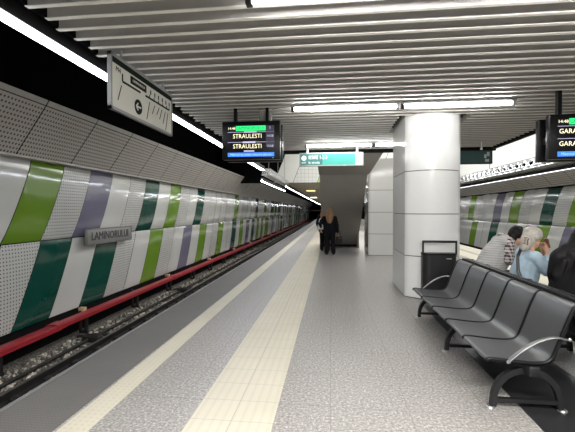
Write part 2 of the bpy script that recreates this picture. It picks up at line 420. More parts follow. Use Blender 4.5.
# columns
def column(name, x0, x1, y0, y1, bulge, mat):
    pts = []
    n = 14
    for i in range(n + 1):
        t = i / n; pts.append((x0 + (x1 - x0) * t, y0 + .03 - bulge * (1 - (2 * t - 1) ** 2)))
    for i in range(n + 1):
        t = 1 - i / n; pts.append((x0 + (x1 - x0) * t, y1 - .03 + bulge * (1 - (2 * t - 1) ** 2)))
    cx, cy = (x0 + x1) / 2, (y0 + y1) / 2
    def off(d): return [(cx + (px - cx) * (1 - d / (x1 - x0) * 2), cy + (py - cy) * (1 - d / (y1 - y0) * 2)) for px, py in pts]
    mb = MB(); zs = [0.006, .745, 1.49, 2.25, HC + .1]
    mb.prism(off(.016), 'z', 0, HC + .1, 1)
    for a, b in zip(zs, zs[1:]): mb.prism(pts, 'z', a + .007, b - .007, 0, False)
    for i in range(len(mb.f)):
        if len(mb.f[i]) == 4: mb.sm[i] = False
    o = mb.build(name, [mat, M['seam']])
    for p in o.data.polygons:
        p.use_smooth = len(p.vertices) == 4 and abs(p.normal.x) < .9
    return struct(o)
column('column', 1.32, 2.27, 7.01, 8.38, .25, M['colwhite'])
column('column.001', 1.27, 2.6, 13.3, 14.8, .02, M['pillar'])

# staircase seen from below
mb = MB(); sx0, sx1 = -.37, 1.16
slope = [(16.75, 0), (16.55, .12), (16.15, .52), (11.3, 3.30), (10.9, 3.36), (10.66, 3.36), (10.66, 3.7), (11.2, 3.7)]
n = 20; st = []
for i in range(n + 1):
    yy = 11.2 + i * (17.6 - 11.2) / n; zz = 3.7 - (i) * 3.7 / n
    st += [(yy, zz)]
    if i < n: st += [(yy + (17.6 - 11.2) / n, zz)]
mb.prism(slope + st[1:], 'x', sx0, sx1, 0)
mb.box(sx0 - .04, sx0, 10.8, 11.3, 3.2, 4.6)
# widening landing beam at the top
mb.add([(sx0 - .02, 10.64, 3.0), (1.46, 10.64, 3.2), (1.2, 12.3, 2.7), (sx0 - .02, 12.3, 2.7), (sx0 - .02, 10.64, 3.6), (1.46, 10.64, 3.6), (1.2, 12.3, 3.6), (sx0 - .02, 12.3, 3.6)],
       [(0, 1, 2, 3), (4, 5, 6, 7), (0, 1, 5, 4), (1, 2, 6, 5), (2, 3, 7, 6), (3, 0, 4, 7)], 0)
mb.box(sx0, sx0 + .06, 16.0, 17.3, .0, .9)
mb.box(sx1 - .06, sx1, 16.0, 17.3, .0, .9)
mb.box(sx0, sx1, 16.62, 16.7, 0, .16, 1)
struct(mb.build('staircase', [M['stairgrey'], M['black']]))

# ------------------------------------------------------------------ lights (things)
def tube_light(x0, x1, y, label, z=HC - .03):
    r = empty('tube_light', ((x0 + x1) / 2, y, z)); tag(r, label, 'light', 'white tube lights under the slatted ceiling')
    dx = (x1 - x0) / 2
    MB().rbox(-dx - .03, dx + .03, -.05, .05, -.006, .022, .004).build('housing', M['greymetal'], r)
    MB().tube([(-dx, 0, -.03), (dx, 0, -.03)], .027, 12).build('glowing_tube', M['tube'], r)
    for sx in (-1, 1): MB().box(sx * dx * .6 - .02, sx * dx * .6 + .02, -.02, .02, .0, HC - z + .1).build('mounting_clip', M['greymetal'], r)
    for sx in (-1, 1): MB().rbox(sx * dx - .025, sx * dx + .025, -.036, .036, -.072, .004, .006).build('end_cap', M['darkmetal'] if sx < 0 else M['greymetal'], r)
    return r
tube_light(-.63, 1.04, 2.9, 'big white tube light cut by the top edge of the photo')
tube_light(1.12, 2.85, 2.9, 'tube light above the seat row, just at the top right edge')
tube_light(-.61, 1.03, 6.08, 'long white tube light on slats, left of the front column')
tube_light(1.10, 2.72, 6.08, 'long white tube light on slats directly above the front column')
tube_light(-.63, 1.0, 9.56, 'white tube light just above the teal hanging sign')
tube_light(1.06, 2.72, 9.56, 'white tube light mostly hidden behind the front column')

def strip(y0, y1, x, z, label, mat, w=.062, grp='bluish light strips along the left track', top=5.6, hang=(-.9, 0, .9)):
    r = empty('light_strip', (x, (y0 + y1) / 2, z)); tag(r, label, 'light', grp); h = (y1 - y0) / 2
    mb = MB().box(-w - .02, -w, -h, h, -.06, .05).box(w, w + .02, -h, h, -.06, .05).box(-w - .02, w + .02, -h, h, .05, .07)
    mb.build('housing', M['darkmetal'], r)
    MB().rbox(-w, w, -h, h, -.082, -.01, .012).build('diffuser', mat, r)
    for t in hang: MB().box(-.012, .012, t * h - .02, t * h + .02, .06, top - z).build('hanger', M['darkmetal'], r)
    return r
strip(.3, 14.9, -2.70, 3.225, 'long bluish light strip over the platform edge, passing behind the map board', M['strip'])
strip(15.2, 22.8, -2.78, 2.80, 'short light strip slung below the lattice truss at left', M['strip_far'], .036, top=3.0)
strip(23.2, 100, -2.75, 3.08, 'far thin light strip running on beyond the left truss', M['strip_far'], .04, top=4.42)
strip(30.2, 30.8, -1.6, 3.17, 'small yellowish ceiling light beyond the stairs, upper of two', M['dimyellow'], .35, 'small far ceiling lights', HC + .01)
strip(45.8, 47.2, -2.1, 3.17, 'small pale ceiling light beyond the stairs, lower of two', M['dimpale'], .4, 'small far ceiling lights', HC + .01)
strip(4, 40, RW - .78, 3.12, 'thin light strip under the lip of the right wall cove', M['strip_dim'], .03, top=4.61)

# lattice trusses
def truss(x, y0, y1, z0, z1, label):
    r = empty('lattice_truss', (x, y0, z0)); tag(r, label, 'truss')
    L = y1 - y0; h = z1 - z0; w = .16
    for (xx, zz) in ((-w, 0), (w, 0), (-w, h), (w, h)):
        MB().tube([(xx, 0, zz), (xx, L, zz)], .022, 6).build('chord', M['silver'], r)
    mb = MB(); n = int(L / .45)
    for i in range(n):
        a, b = i * L / n, (i + 1) * L / n
        for xx in (-w, w): mb.tube([(xx, a, 0), (xx, (a + b) / 2, h)], .012, 5).tube([(xx, (a + b) / 2, h), (xx, b, 0)], .012, 5)
        mb.tube([(-w, a, 0), (w, a, 0)], .012, 5).tube([(-w, a, h), (w, (a + b) / 2, h)], .012, 5)
    mb.build('lattice', M['silver'], r)
    for i in range(3): MB().tube([(0, L * (.1 + .4 * i), h), (0, L * (.1 + .4 * i), h + 3.6 if x > 0 else 2.62)], .012, 6).build('hanger', M['greymetal'], r)
    return r
truss(-2.62, 15.2, 22.2, 3.0, 3.24, 'silver lattice truss hung along the left track past the display')
truss(6.05, 8.6, 22.2, 2.88, 3.1, 'silver lattice truss hung along the right track behind the column')

# ------------------------------------------------------------------ tracks
def rail(x, label):
    prof = [(-.07, 0), (.07, 0), (.07, .02), (.012, .04), (.012, .115), (.036, .125), (.036, .16), (-.036, .16), (-.036, .125), (-.012, .115), (-.012, .04), (-.07, .02)]
    r = empty('rail', (x, 0, -1.315)); tag(r, label, 'rail', 'running rails of the left track' if x < 0 else 'running rails of the right track')
    MB().prism(prof, 'y', Y0, Y1).build('rail_web', M['rail'], r)
    MB().box(-.03, .03, Y0, Y1, .158, .164).build('rail_head', M['railtop'], r)
    mb = MB()
    y = Y0 + .2
    i = 0
    while y < 60:
        mb.rbox(-.16, .16, y, y + .2, -.03, .03, .01, 0, 1).rbox(.05, .13, y + .03, y + .17, .02, .085, .008, 0, 1).rbox(-.13, -.05, y + .03, y + .17, .02, .085, .008, 0, 1)
        y += .68
    o = mb.build('fastening', M['rail'], r); o['kind'] = 'stuff'
    return r
rail(-4.80, 'dark running rail in the ballast, farther from the platform')
rail(-3.365, 'dark running rail tucked under the platform edge')
mb = MB(); y = Y0
while y < 60:
    mb.rbox(-5.2, -4.3, y - .03, y + .24, -1.38, -1.317, .015, 0, 1); y += .68
tag(mb.build('sleeper_blocks', M['concrete']), 'dark sleeper blocks half buried in the ballast', 'sleepers', kind='stuff')
mb = MB(); R = random.Random(5)
bm0 = bmesh.new(); bmesh.ops.create_icosphere(bm0, subdivisions=1, radius=1); bm0.verts.index_update()
iv = [v.co.copy() for v in bm0.verts]; jf = [[v.index for v in f.verts] for f in bm0.faces]; bm0.free()
for i in range(7000):
    t = R.random(); yy = 3.0 + 27 * t ** 1.7; xx = R.uniform(-5.72, -3.7); s = R.uniform(.022, .05)
    if abs(xx + 4.80) < .1: continue
    e = Matrix.Rotation(R.uniform(0, 6), 3, Vector((R.random(), R.random(), R.random() + .1)).normalized())
    rx, ry, rz = s * R.uniform(.8, 1.3), s * R.uniform(.8, 1.3), s * R.uniform(.6, .9)
    mb.add([e @ Vector((v.x * rx * R.uniform(.8, 1.15), v.y * ry * R.uniform(.8, 1.15), v.z * rz)) + Vector((xx, yy, -1.335 + R.uniform(0, .03))) for v in iv], jf)
tag(mb.build('ballast_stones', M['stone']), 'loose grey and brown ballast stones between the rails', 'ballast', kind='stuff')

# third rail with red cover
r = empty('third_rail', (-5.70, 0, -.9)); tag(r, 'third rail under a long glossy red cover at foot of left wall', 'third rail')
cov = [(-.12, -.02), (-.12, .06), (-.08, .085), (.07, .085), (.11, .06), (.11, -.02), (.095, -.02), (.095, .05), (.06, .068), (-.06, .068), (-.10, .05), (-.10, -.02)]
ys = [Y0, 7.35, 13.2, 19.2, 25.2, 31.2, 43, 60, 85, Y1 - 1]
for i, (a, b) in enumerate(zip(ys, ys[1:])):
    k = 1.0 if i else 1.08
    MB().prism([(p * k, q * k - (.02 if i == 0 else 0)) for p, q in cov], 'y', a + .03, b - .03).build('cover', M['red'], r)
for a in ys[1:-1]:
    MB().prism([(p * 1.18, q * 1.18) for p, q in cov], 'y', a - .16, a + .1).build('joint_cap', M['red'], r)
MB().box(-.045, .045, Y0, Y1 - 1, -.06, .0).build('conductor_rail', M['rail'], r)
y = Y0 + .5; i = 0
while y < 46:
    b = MB().box(-.16, -.12, y, y + .07, -.42, .1).box(-.16, .05, y, y + .07, -.42, -.36).box(-.03, .03, y, y + .07, -.36, -.06)
    b.build('bracket', M['rail'], r)
    if i % 2 == 1: MB().rbox(-.20, -.05, y + .02, y + .14, .07, .17, .02).build('clamp', M['yellow'], r)
    y += 2.35; i += 1
tag(MB().tube([(-5.2, Y0, -1.24), (-5.2, Y1, -1.24)], .035, 8).build('track_cable', M['rail']), 'dark cable lying in the ballast beside the third rail', 'cable')
for i, (yy, dx) in enumerate(((7.6, 0), (12.6, .05))):
    pp = MB().rbox(-5.35 + dx, -4.95 + dx, yy, yy + .16, -1.3, -1.16, .03).tube([(-5.5 + dx, yy + .08, -1.2), (-5.1 + dx, yy + .1, -1.14), (-4.9 + dx, yy + .3, -1.2)], .03, 8)
    tag(pp.build('track_box', M['rail']), ['dark junction box in the ballast at the first red cover joint', 'dark junction box in the ballast at the second red cover joint'][i], 'junction box')

# ------------------------------------------------------------------ signs
# map board, parallel to the track
r = empty('map_board', (-2.2, 4.3, 2.86)); tag(r, 'hanging line map board in grey frame, edge-on beside the left track', 'map')
L0, L1, B, T = -.72, .76, -.285, .285
mb = MB().box(-.02, .02, L0, L1, T - .035, T).box(-.02, .02, L0, L1, B, B + .03).box(-.02, .02, L1 - .03, L1, B, T).box(-.02, .02, L0, L0 + .025, B, T)
mb.build('frame', M['framegrey'], r)
MB().box(-.014, .014, L0 + .02, L1 - .02, B + .02, T - .02).build('face_panel', M['map'], r)
mb = MB(); x = .0145
def mk(y0, z0, y1, z1, w):
    d = Vector((0, y1 - y0, z1 - z0)).normalized(); nrm = Vector((0, -d.z, d.y)) * w / 2
    a, b = Vector((x, y0, z0)), Vector((x, y1, z1))
    mb.add([a + nrm, a - nrm, b - nrm, b + nrm, a + nrm + Vector((.003, 0, 0)), a - nrm + Vector((.003, 0, 0)), b - nrm + Vector((.003, 0, 0)), b + nrm + Vector((.003, 0, 0))],
           [(0, 1, 2, 3), (4, 5, 6, 7), (0, 1, 5, 4), (1, 2, 6, 5), (2, 3, 7, 6), (3, 0, 4, 7)])
mk(L0 + .03, T - .066, L1 - .03, T - .066, .058)                       # dark header band
mk(-.50, .05, -.12, .05, .022); mk(.0, .05, .66, .05, .022)            # the line
mk(-.50, .05, -.50, .13, .02)
for yy in (.10, .22, .34, .46, .58, .66): mk(yy, .04, yy, .09, .014)
for yy, ln in ((-.52, .17), (.10, .22), (.24, .12), (.36, .10), (.44, .14), (.54, .17), (.62, .24)): mk(yy, -.0, yy - .07, -ln, .010)
for yy in (.13, .24, .34, .45, .56, .66): mk(yy, .10, yy, .15, .022)
mb.build('line_diagram', M['mapink'], r)
mb = MB()
mk(-.34, .128, .02, .128, .085); mb.build('name_box', M['mapink'], r)
text('lettering', 'LAMINORULUI', .042, M['map'], r, facing_right(.019, -.16, .128), .001)
text('line_number', 'M4', .075, M['mapink'], r, facing_right(.016, -.58, .14), .001)
ring = MB()
vs = [(.0145, -.17 + .085 * math.cos(a), -.13 + .085 * math.sin(a)) for a in [2 * PI * i / 24 for i in range(24)]]
ring.add(vs, [tuple(range(24))]); ring.add([(v[0] + .003, v[1], v[2]) for v in vs], [tuple(range(24))]); ring.build('arrow_disc', M['mapink'], r)
mb = MB(); x = .018
mk(-.225, -.13, -.115, -.13, .02); mk(-.225, -.13, -.18, -.09, .018); mk(-.225, -.13, -.18, -.17, .018); mb.build('arrow', M['map'], r)
for t in (-.5, .5): MB().tube([(0, t, T), (0, t, HC - 2.86)], .015, 8).build('hanger', M['alu'], r)

# station name plate
r = empty('station_plate', (LW + .155, 9.52, .905)); tag(r, 'grey LAMINORULUI station name plate on left track wall', 'sign')
MB().rbox(-.03, .03, -1.03, 1.03, -.20, .20, .012).build('plate', M['plate'], r)
mb = MB().box(.03, .036, -1.03, 1.03, .17, .20).box(.03, .036, -1.03, 1.03, -.20, -.17).box(.03, .036, -1.03, -1.0, -.2, .2).box(.03, .036, 1.0, 1.03, -.2, .2)
mb.build('border', M['plate_edge'], r)
text('lettering', 'LAMINORULUI', .29, M['ink'], r, facing_right(.034, 0, 0), .003, .90)
for t in (-.75, .75): MB().box(-.14, -.03, t - .05, t + .05, -.05, .05).build('bracket', M['greymetal'], r)

# LED displays
def display(cx, cy, cz, w, h, label, lines, hdr, yaw=0.):
    r = empty('departure_display', (cx, cy, cz)); r.rotation_euler.z = yaw; tag(r, label, 'display', 'departure displays hung from the ceiling')
    hw, hh = w / 2, h / 2
    for sgn, y0 in ((1, 0), (-1, .30)):
        MB().rbox(-hw, hw, y0, y0 + .12, -hh, hh, .012).build('screen_housing', M['screen_black'], r)
    mb = MB().box(-hw + .05, hw - .05, .12, .30, -.06, .03).box(-hw + .1, -hw + .16, .1, .32, -hh + .05, hh - .05).box(hw - .16, hw - .1, .1, .32, -hh + .05, hh - .05)
    mb.build('link_bracket', M['darkmetal'], r)
    for px in (-.31, .25):
        MB().box(px * w - .02, px * w + .03, .14, .22, -.1, HC - cz + .1).build('hanging_post', M['screen_black'], r)
    MB().rbox(.1 * w, .32 * w, .18, .30, hh + .02, HC - cz + .05, .01).build('cable_trunk', M['stairgrey'], r)
    e = -.0005
    s = w / .96; iw = hw * .80; rows = [.195, .03, -.115, -.215]
    MB().box(-.30 * w * .86, .255 * w, e - .004, e, (.155) * s, (.235) * s).build('green_band', M['screen_green'], r)
    MB().box(.26 * w, .40 * w, e - .003, e, -.10 * s, .235 * s).build('time_column', M['screen_dim'], r)
    MB().box(-iw, iw, e - .004, e, -.265 * s, -.20 * s).build('blue_band', M['screen_blue'], r)
    mb = MB()
    for zz in (.135, -.03): mb.box(-iw, iw, e - .003, e, zz * s - .003, zz * s + .003)
    mb.box(-.12 * w, .10 * w, e - .004, e, .125 * s, .146 * s).box(-.14 * w, .08 * w, e - .004, e, -.045 * s, -.018 * s).box(-.12 * w, .06 * w, e - .004, e, -.185 * s, -.165 * s)
    mb.build('divider', M['txt_lilac'], r)
    text('clock_text', hdr[0], .058 * s, M['txt_cream'], r, facing_back(-.40 * w, e - .003, .195 * s), .001, align='LEFT')
    text('destination_text', hdr[1], .07 * s, M['txt_dkgreen'], r, facing_back(-.01 * w, e - .006, .195 * s), .001)
    text('platform_text', '1', .065 * s, M['txt_lilac'], r, facing_back(.33 * w, e - .006, .195 * s), .001)
    for zz, tm, nm in ((.065, lines[0][1], lines[0][0]), (-.10, lines[1][1], lines[1][0])):
        text('destination_text', nm, (.098 if len(nm) < 11 else .088) * s, M['txt_cream'], r, facing_back(-.06 * w if len(nm) < 11 else -.385 * w, e - .004, zz * s), .001, .92, 'CENTER' if len(nm) < 11 else 'LEFT')
        text('time_text', tm, .052 * s, M['txt_lilac'], r, facing_back(.33 * w, e - .006, zz * s), .001)
    text('ticker_text', 'Metroul va ureaza calatorie placuta', .048 * s, M['txt_sky'], r, facing_back(0, e - .006, -.233 * s), .001)
    MB().ball((.38 * w, e, -.29 * s), .006, 0, 1).build('power_light', M['led'], r)
    return r
display(-1.30, 6.1, 2.695, .96, .62, 'black departure display over the left platform side reading STRAULESTI', [('STRAULESTI', '14:58'), ('STRAULESTI', '15:08')], ('14:48', 'LAMINORULUI'))
display(3.50, 5.62, 2.57, 1.0, .62, 'black departure display at right photo edge reading GARA', [('GARA DE NORD', '14:53'), ('GARA DE NORD', '15:03')], ('14:48', 'LAMINORULUI'), -.05)

# hanging way signs
def way_sign(x0, x1, y, z0, z1, label, panel, lit, hangers):
    r = empty('way_sign', ((x0 + x1) / 2, y, (z0 + z1) / 2)); tag(r, label, 'sign'); w, h = (x1 - x0) / 2, (z1 - z0) / 2
    mb = MB().box(-w, w, -.06, .06, h - .03, h).box(-w, w, -.06, .06, -h, -h + .025).box(-w, -w + .025, -.06, .06, -h, h).box(w - .025, w, -.06, .06, -h, h)
    mb.build('frame', M['alu'] if lit else M['darkmetal'], r)
    MB().box(-w + .02, w - .02, -.05, .05, -h + .02, h - .02).build('panel', panel, r)
    for hx in hangers: MB().tube([(hx, 0, h), (hx, 0, HC - (z0 + z1) / 2 + .05)], .03, 8).build('hanger', M['silver'], r)
    return r, w, h
r, w, h = way_sign(-.82, .82, 9.9, 2.70, 3.04, 'lit teal way sign hanging left of the column, white lettering', M['teal'], True, (-.61, .66))
MB().box(-w + .025, -w + .60, -.052, -.05, -h + .025, h - .03).build('dark_panel', M['tealdark'], r)
MB().box(w - .2, w - .03, -.054, -.05, -h + .025, h - .03).build('pictogram_panel', M['signwhite'], r)
mb = MB(); 
for (a, b, c, d_) in ((.10, .16, .02, .10), (.04, .08, -.02, .04), (.08, .14, -.10, -.05), (.11, .15, -.02, .03)): mb.box(w - .2 + a - .03, w - .2 + b - .03, -.057, -.055, c, d_)
mb.build('pictogram', M['signgrey'], r)
mb = MB(); vs = [(-w + .12 + .065 * math.cos(2 * PI * i / 20), -.055, .035 + .065 * math.sin(2 * PI * i / 20)) for i in range(20)]
mb.add(vs, [tuple(range(20))]); mb.build('number_disc', M['signwhite'], r)
text('number_text', '1', .12, M['tealdark'], r, facing_back(-w + .12, -.058, .035), .001)
text('exit_text', 'EXIT', .055, M['signwhite'], r, facing_back(-w + .12, -.056, -.085), .001)
text('lettering', 'IESIRE 1-2-3', .13, M['signwhite'], r, facing_back(-w + .24, -.056, .045), .001, .75, 'LEFT')
text('small_lettering', 'la strada', .085, M['signwhite'], r, facing_back(-w + .24, -.056, -.082), .001, 1.0, 'LEFT')
r, w, h = way_sign(2.45, 3.93, 9.9, 2.70, 3.04, 'dark unlit way sign hanging right of the front column', M['tealoff'], False, (-.5, .5))
mb = MB()
for (a, b, c, d_) in ((.10, .16, .02, .12), (.04, .09, -.03, .06), (.06, .15, -.12, -.06)): mb.box(w - .2 + a - .03, w - .2 + b - .03, -.056, -.052, c, d_)
mb.build('pictogram', M['signgrey'], r)

# ------------------------------------------------------------------ litter bin on the column
r = empty('litter_bin', (1.82, 6.665, .22)); tag(r, 'black litter bin with open frame top against front column', 'bin')
mb = MB(); poly = []
for i in range(13):
    a = PI + PI * i / 12; poly.append((.275 * (abs(math.cos(a)) ** .4) * (1 if math.cos(a) > 0 else -1), .09 * math.sin(a)))
poly += [(.275, .09), (-.275, .09)]
mb.prism(poly, 'z', .0, .60); mb.build('bin_body', M['darkmetal'], r)
MB().prism([(p * 1.03, q * 1.03) for p, q in poly], 'z', .585, .615).build('rim', M['screen_black'], r)
MB().rbox(-.285, -.255, -.03, .0, .58, .82, .006).rbox(.255, .285, -.03, .0, .58, .82, .006).rbox(-.285, .285, -.03, .0, .785, .825, .006).build('hood_frame', M['darkmetal'], r)
MB().box(.09, .17, -.099, -.094, .52, .535).build('maker_plate', M['silver'], r)
MB().box(-.2, .2, .09, .16, .1, .5).build('wall_bracket', M['darkmetal'], r)

# ------------------------------------------------------------------ benches
def make_bench(label):
    root = empty('bench', (0, 0, 0)); tag(root, label, 'bench', 'back-to-back metal benches')
    prof = [(1.189, .396), (1.188, .406), (1.196, .416), (1.215, .420), (1.28, .416), (1.38, .406), (1.48, .399), (1.56, .399), (1.618, .410), (1.652, .440), (1.675, .49), (1.715, .60), (1.755, .71), (1.79, .795), (1.806, .825), (1.83, .842), (1.86, .842), (1.882, .825), (1.888, .795)]
    # smooth profile
    P = []
    for i in range(len(prof) - 1):
        a, b = Vector(prof[max(i - 1, 0)]), Vector(prof[i]); c, d = Vector(prof[i + 1]), Vector(prof[min(i + 2, len(prof) - 1)])
        for k in range(2):
            t = k / 2; P.append(.5 * ((2 * b) + (c - a) * t + (2 * a - 5 * b + 4 * c - d) * t * t + (3 * b - a - 3 * c + d) * t ** 3))
    P.append(Vector(prof[-1]))
    first = None
    for j in range(5):
        y0 = 3.065 + .528 * j; y1 = y0 + .505
        if first is None:
            mb = MB(); n = len(P); th = .010
            nr = []
            for i in range(n):
                t = (P[min(i + 1, n - 1)] - P[max(i - 1, 0)]).normalized(); nr.append(Vector((-t.y, t.x)))
            top = [(p.x, p.y) for p in P]; bot = [(p.x - q.x * th, p.y - q.y * th) for p, q in zip(P, nr)]
            vs = [(a, y, b) for y in (y0, y1) for a, b in top] + [(a, y, b) for y in (y0, y1) for a, b in bot]
            fs = []
            for i in range(n - 1):
                fs += [(i, i + 1, n + i + 1, n + i), (2 * n + i, 3 * n + i, 3 * n + i + 1, 2 * n + i + 1), (i, 2 * n + i, 2 * n + i + 1, i + 1), (n + i, n + i + 1, 3 * n + i + 1, 3 * n + i)]
            fs += [(0, n, 3 * n, 2 * n), (n - 1, 3 * n - 1, 4 * n - 1, 2 * n - 1)]
            mb.add(vs, fs, 0, True)
            so = mb.build('seat_shell', M['seat'], root)
            m_ = so.modifiers.new('e', 'EDGE_SPLIT'); m_.split_angle = math.radians(50)
            eo = [MB().tube([(p.x - q.x * .006, yy, p.y - q.y * .006) for p, q in zip(P, nr)], .016, 6).build('edge_trim', M['screen_black'], so) for yy in (y0 - .008, y1 + .008)]
            first = (so, eo)
        else:
            s2 = first[0].copy(); COL.objects.link(s2); s2.parent = root; s2.location = (0, .528 * j, 0)
            for q_ in first[1]:
                e2 = q_.copy(); COL.objects.link(e2); e2.parent = s2
    for yy in (3.13, 4.33, 5.64):
        arc = []
        for i in range(15):
            a = PI * i / 14; arc.append((1.51 - .265 * math.cos(a), yy, .02 + .315 * math.sin(a) ** .8))
        b = MB()
        inner = [(1.51 - .225 * math.cos(PI * i / 14), .02 + .268 * math.sin(PI * i / 14) ** .8) for i in range(15)]
        outer = [(p[0], p[2]) for p in arc]
        b.prism(outer + inner[::-1], 'y', yy - .022, yy + .022)
        b.box(1.27, 1.75, yy - .018, yy + .018, .055, .085).box(1.47, 1.55, yy - .03, yy + .03, .32, .378)
        lo = b.build('leg', M['darkmetal'], root)
        for fx in (1.245, 1.775): MB().tube([(fx, yy, 0), (fx, yy, .012), (fx, yy, .02)], [.035, .035, .02], 12).build('foot_pad', M['silver'], lo)
        MB().prism([(1.25, .372), (1.5, .352), (1.62, .358), (1.70, .40), (1.80, .66), (1.77, .67), (1.67, .45), (1.6, .385), (1.25, .39)], 'y', yy - .025, yy + .025).build('seat_bracket', M['darkmetal'], root)
    MB().rbox(1.48, 1.56, 3.02, 5.74, .30, .375, .008).build('beam', M['darkmetal'], root)
    MB().rbox(1.89, 1.926, 3.03, 5.76, .80, .862, .006).build('back_rail', M['screen_black'], root)
    for yy in (3.04, 5.735):
        pts = []
        for i in range(13):
            t = i / 12; pts.append((1.335 + .44 * t, yy, .40 + .20 * math.sin(min(1, t * 1.25) * PI / 2) ** .9 - .02 * max(0, t - .8) * 5))
        MB().tube(pts, .024, 8, flat=(.30, 1.0)).build('armrest', M['armgrey'], root)
        for c_ in ((1.34, yy, .40), (1.77, yy, .585)): MB().ball(c_, .016, 0, 1).build('bolt', M['silver'], root)
    return root
def copy_tree(o, parent=None):
    c = o.copy(); COL.objects.link(c); c.parent = parent
    for ch in list(o.children): copy_tree(ch, c)
    return c
b1 = make_bench('row of five empty dark perforated steel seats, facing the left track')
b2 = copy_tree(b1); b2.rotation_euler.z = PI; b2.location = (3.86, 8.78, 0)
b2['label'] = 'rear row of steel seats with three people on it, facing the right track'

# ------------------------------------------------------------------ people
def fuse(name, shapes, mat, parent=None, voxel=.012, smooth=5, sub=2):
    """shapes: ('c', [(p, r), ...]) tapered chains or ('e', centre, radii, (rx,ry,rz)) ellipsoids, fused into one continuous skin"""
    mb = MB()
    for s in shapes:
        if s[0] == 'c':
            ch = s[1]
            for p, r in ch: mb.ball(p, r, 0, sub)
            for (p, a), (q, b) in zip(ch, ch[1:]): mb.tube([p, q], [a, b], 12)
        else:
            e = s[3] if len(s) > 3 else (0, 0, 0)
            rot = (Matrix.Rotation(e[2], 3, 'Z') @ Matrix.Rotation(e[1], 3, 'Y') @ Matrix.Rotation(e[0], 3, 'X'))
            mb.ball(s[1], s[2], 0, 3, rot)
    o = mb.build(name, mat, parent)
    m = o.modifiers.new('r', 'REMESH'); m.mode = 'VOXEL'; m.voxel_size = voxel; m.use_smooth_shade = True
    m2 = o.modifiers.new('s', 'SMOOTH'); m2.iterations = smooth; m2.factor = .5
    bpy.context.view_layer.update()
    me = D.meshes.new_from_object(o.evaluated_get(bpy.context.evaluated_depsgraph_get()))
    o.modifiers.clear(); o.data = me; me.polygons.foreach_set('use_smooth', [True] * len(me.polygons))
    if not me.materials: me.materials.append(mat)
    return o

class Fig:
    """local frame: f forward, l left, u up, placed at a ground point with a heading (angle of forward from +X)"""
    def __init__(s, x, y, ang, k=1.0): s.x, s.y, s.c, s.s, s.k, s.a = x, y, math.cos(ang), math.sin(ang), k, ang
    def p(s, f, l, u): return Vector((s.x + (f * s.c - l * s.s) * s.k, s.y + (f * s.s + l * s.c) * s.k, u * s.k))
    def ch(s, *pts): return ('c', [(s.p(*q[:3]), q[3] * s.k) for q in pts])
    def el(s, f, l, u, rf, rl, ru, pitch=0): return ('e', s.p(f, l, u), (rf * s.k, rl * s.k, ru * s.k), (0, pitch, s.a))
def hand(F_, w, d, side, curl=.5):
    """five-fingered relaxed hand: w wrist, d direction (both local f,l,u), side +1 left -1 right"""
    w = Vector(w); d = Vector(d).normalized()
    lat = Vector((0, 1, 0)) - d * d.y
    lat = (lat if lat.length > .2 else Vector((1, 0, 0)) - d * d.x).normalized(); nrm = d.cross(lat).normalized()
    out = [F_.ch((*w, .024), (*(w + d * .045), .030), (*(w + d * .085), .028))]
    for i, L in enumerate((.062, .075, .080, .070)):
        o = lat * (.030 - .02 * i) * 1.05; a = w + d * .085 + o; b = a + d * L * .55 + nrm * curl * .012; c = b + d * L * .42 * (1 - curl * .4) + nrm * curl * .032
        out.append(F_.ch((*a, .0095), (*b, .009), (*c, .0075)))
    a = w + d * .03 + lat * .026; b = a + d * .035 + lat * .026 + nrm * .01; c = b + d * .03 + lat * .006 + nrm * .012
    out.append(F_.ch((*a, .013), (*b, .011), (*c, .009)))
    return out
def head(F_, f, l, u, pitch=0., yaw=0.):
    """skull, jaw, nose, ears as shapes; eye and lip positions returned in world space"""
    cy, sy, cp, sp = math.cos(yaw), math.sin(yaw), math.cos(pitch), math.sin(pitch)
    def q(a, b, c):
        a2, c2 = a * cp + c * sp, -a * sp + c * cp
        return (f + a2 * cy - b * sy, l + a2 * sy + b * cy, u + c2)
    def P(a, b, c, r): return (*q(a, b, c), r)
    sh = [F_.ch(P(-.022, 0, .030, .086), P(.012, 0, .022, .082)), F_.ch(P(.03, 0, -.02, .065), P(.052, 0, -.085, .040)),
          F_.ch(P(.02, .035, -.05, .045), P(.05, .012, -.09, .032)), F_.ch(P(.02, -.035, -.05, .045), P(.05, -.012, -.09, .032)),
          F_.ch(P(.086, 0, .012, .011), P(.108, 0, -.026, .015)),
          F_.ch(P(-.01, .080, .01, .014), P(-.005, .082, -.03, .012)), F_.ch(P(-.01, -.080, .01, .014), P(-.005, -.082, -.03, .012))]
    eyes = [F_.p(*q(.082, s * .031, .008)) for s in (1, -1)]
    lips = [F_.p(*q(.090, s * .018, -.058)) for s in (1, 0, -1)]
    return sh, eyes, lips, q
def face(F_, body, eyes, lips):
    mb = MB()
    for e in eyes: mb.ball(e, .012 * F_.k, 0, 2)
    mb.build('eyes', M['eye'], body)
    MB().tube(lips, [.004, .008, .004], 6).build('lips', M['lip_col'], body)

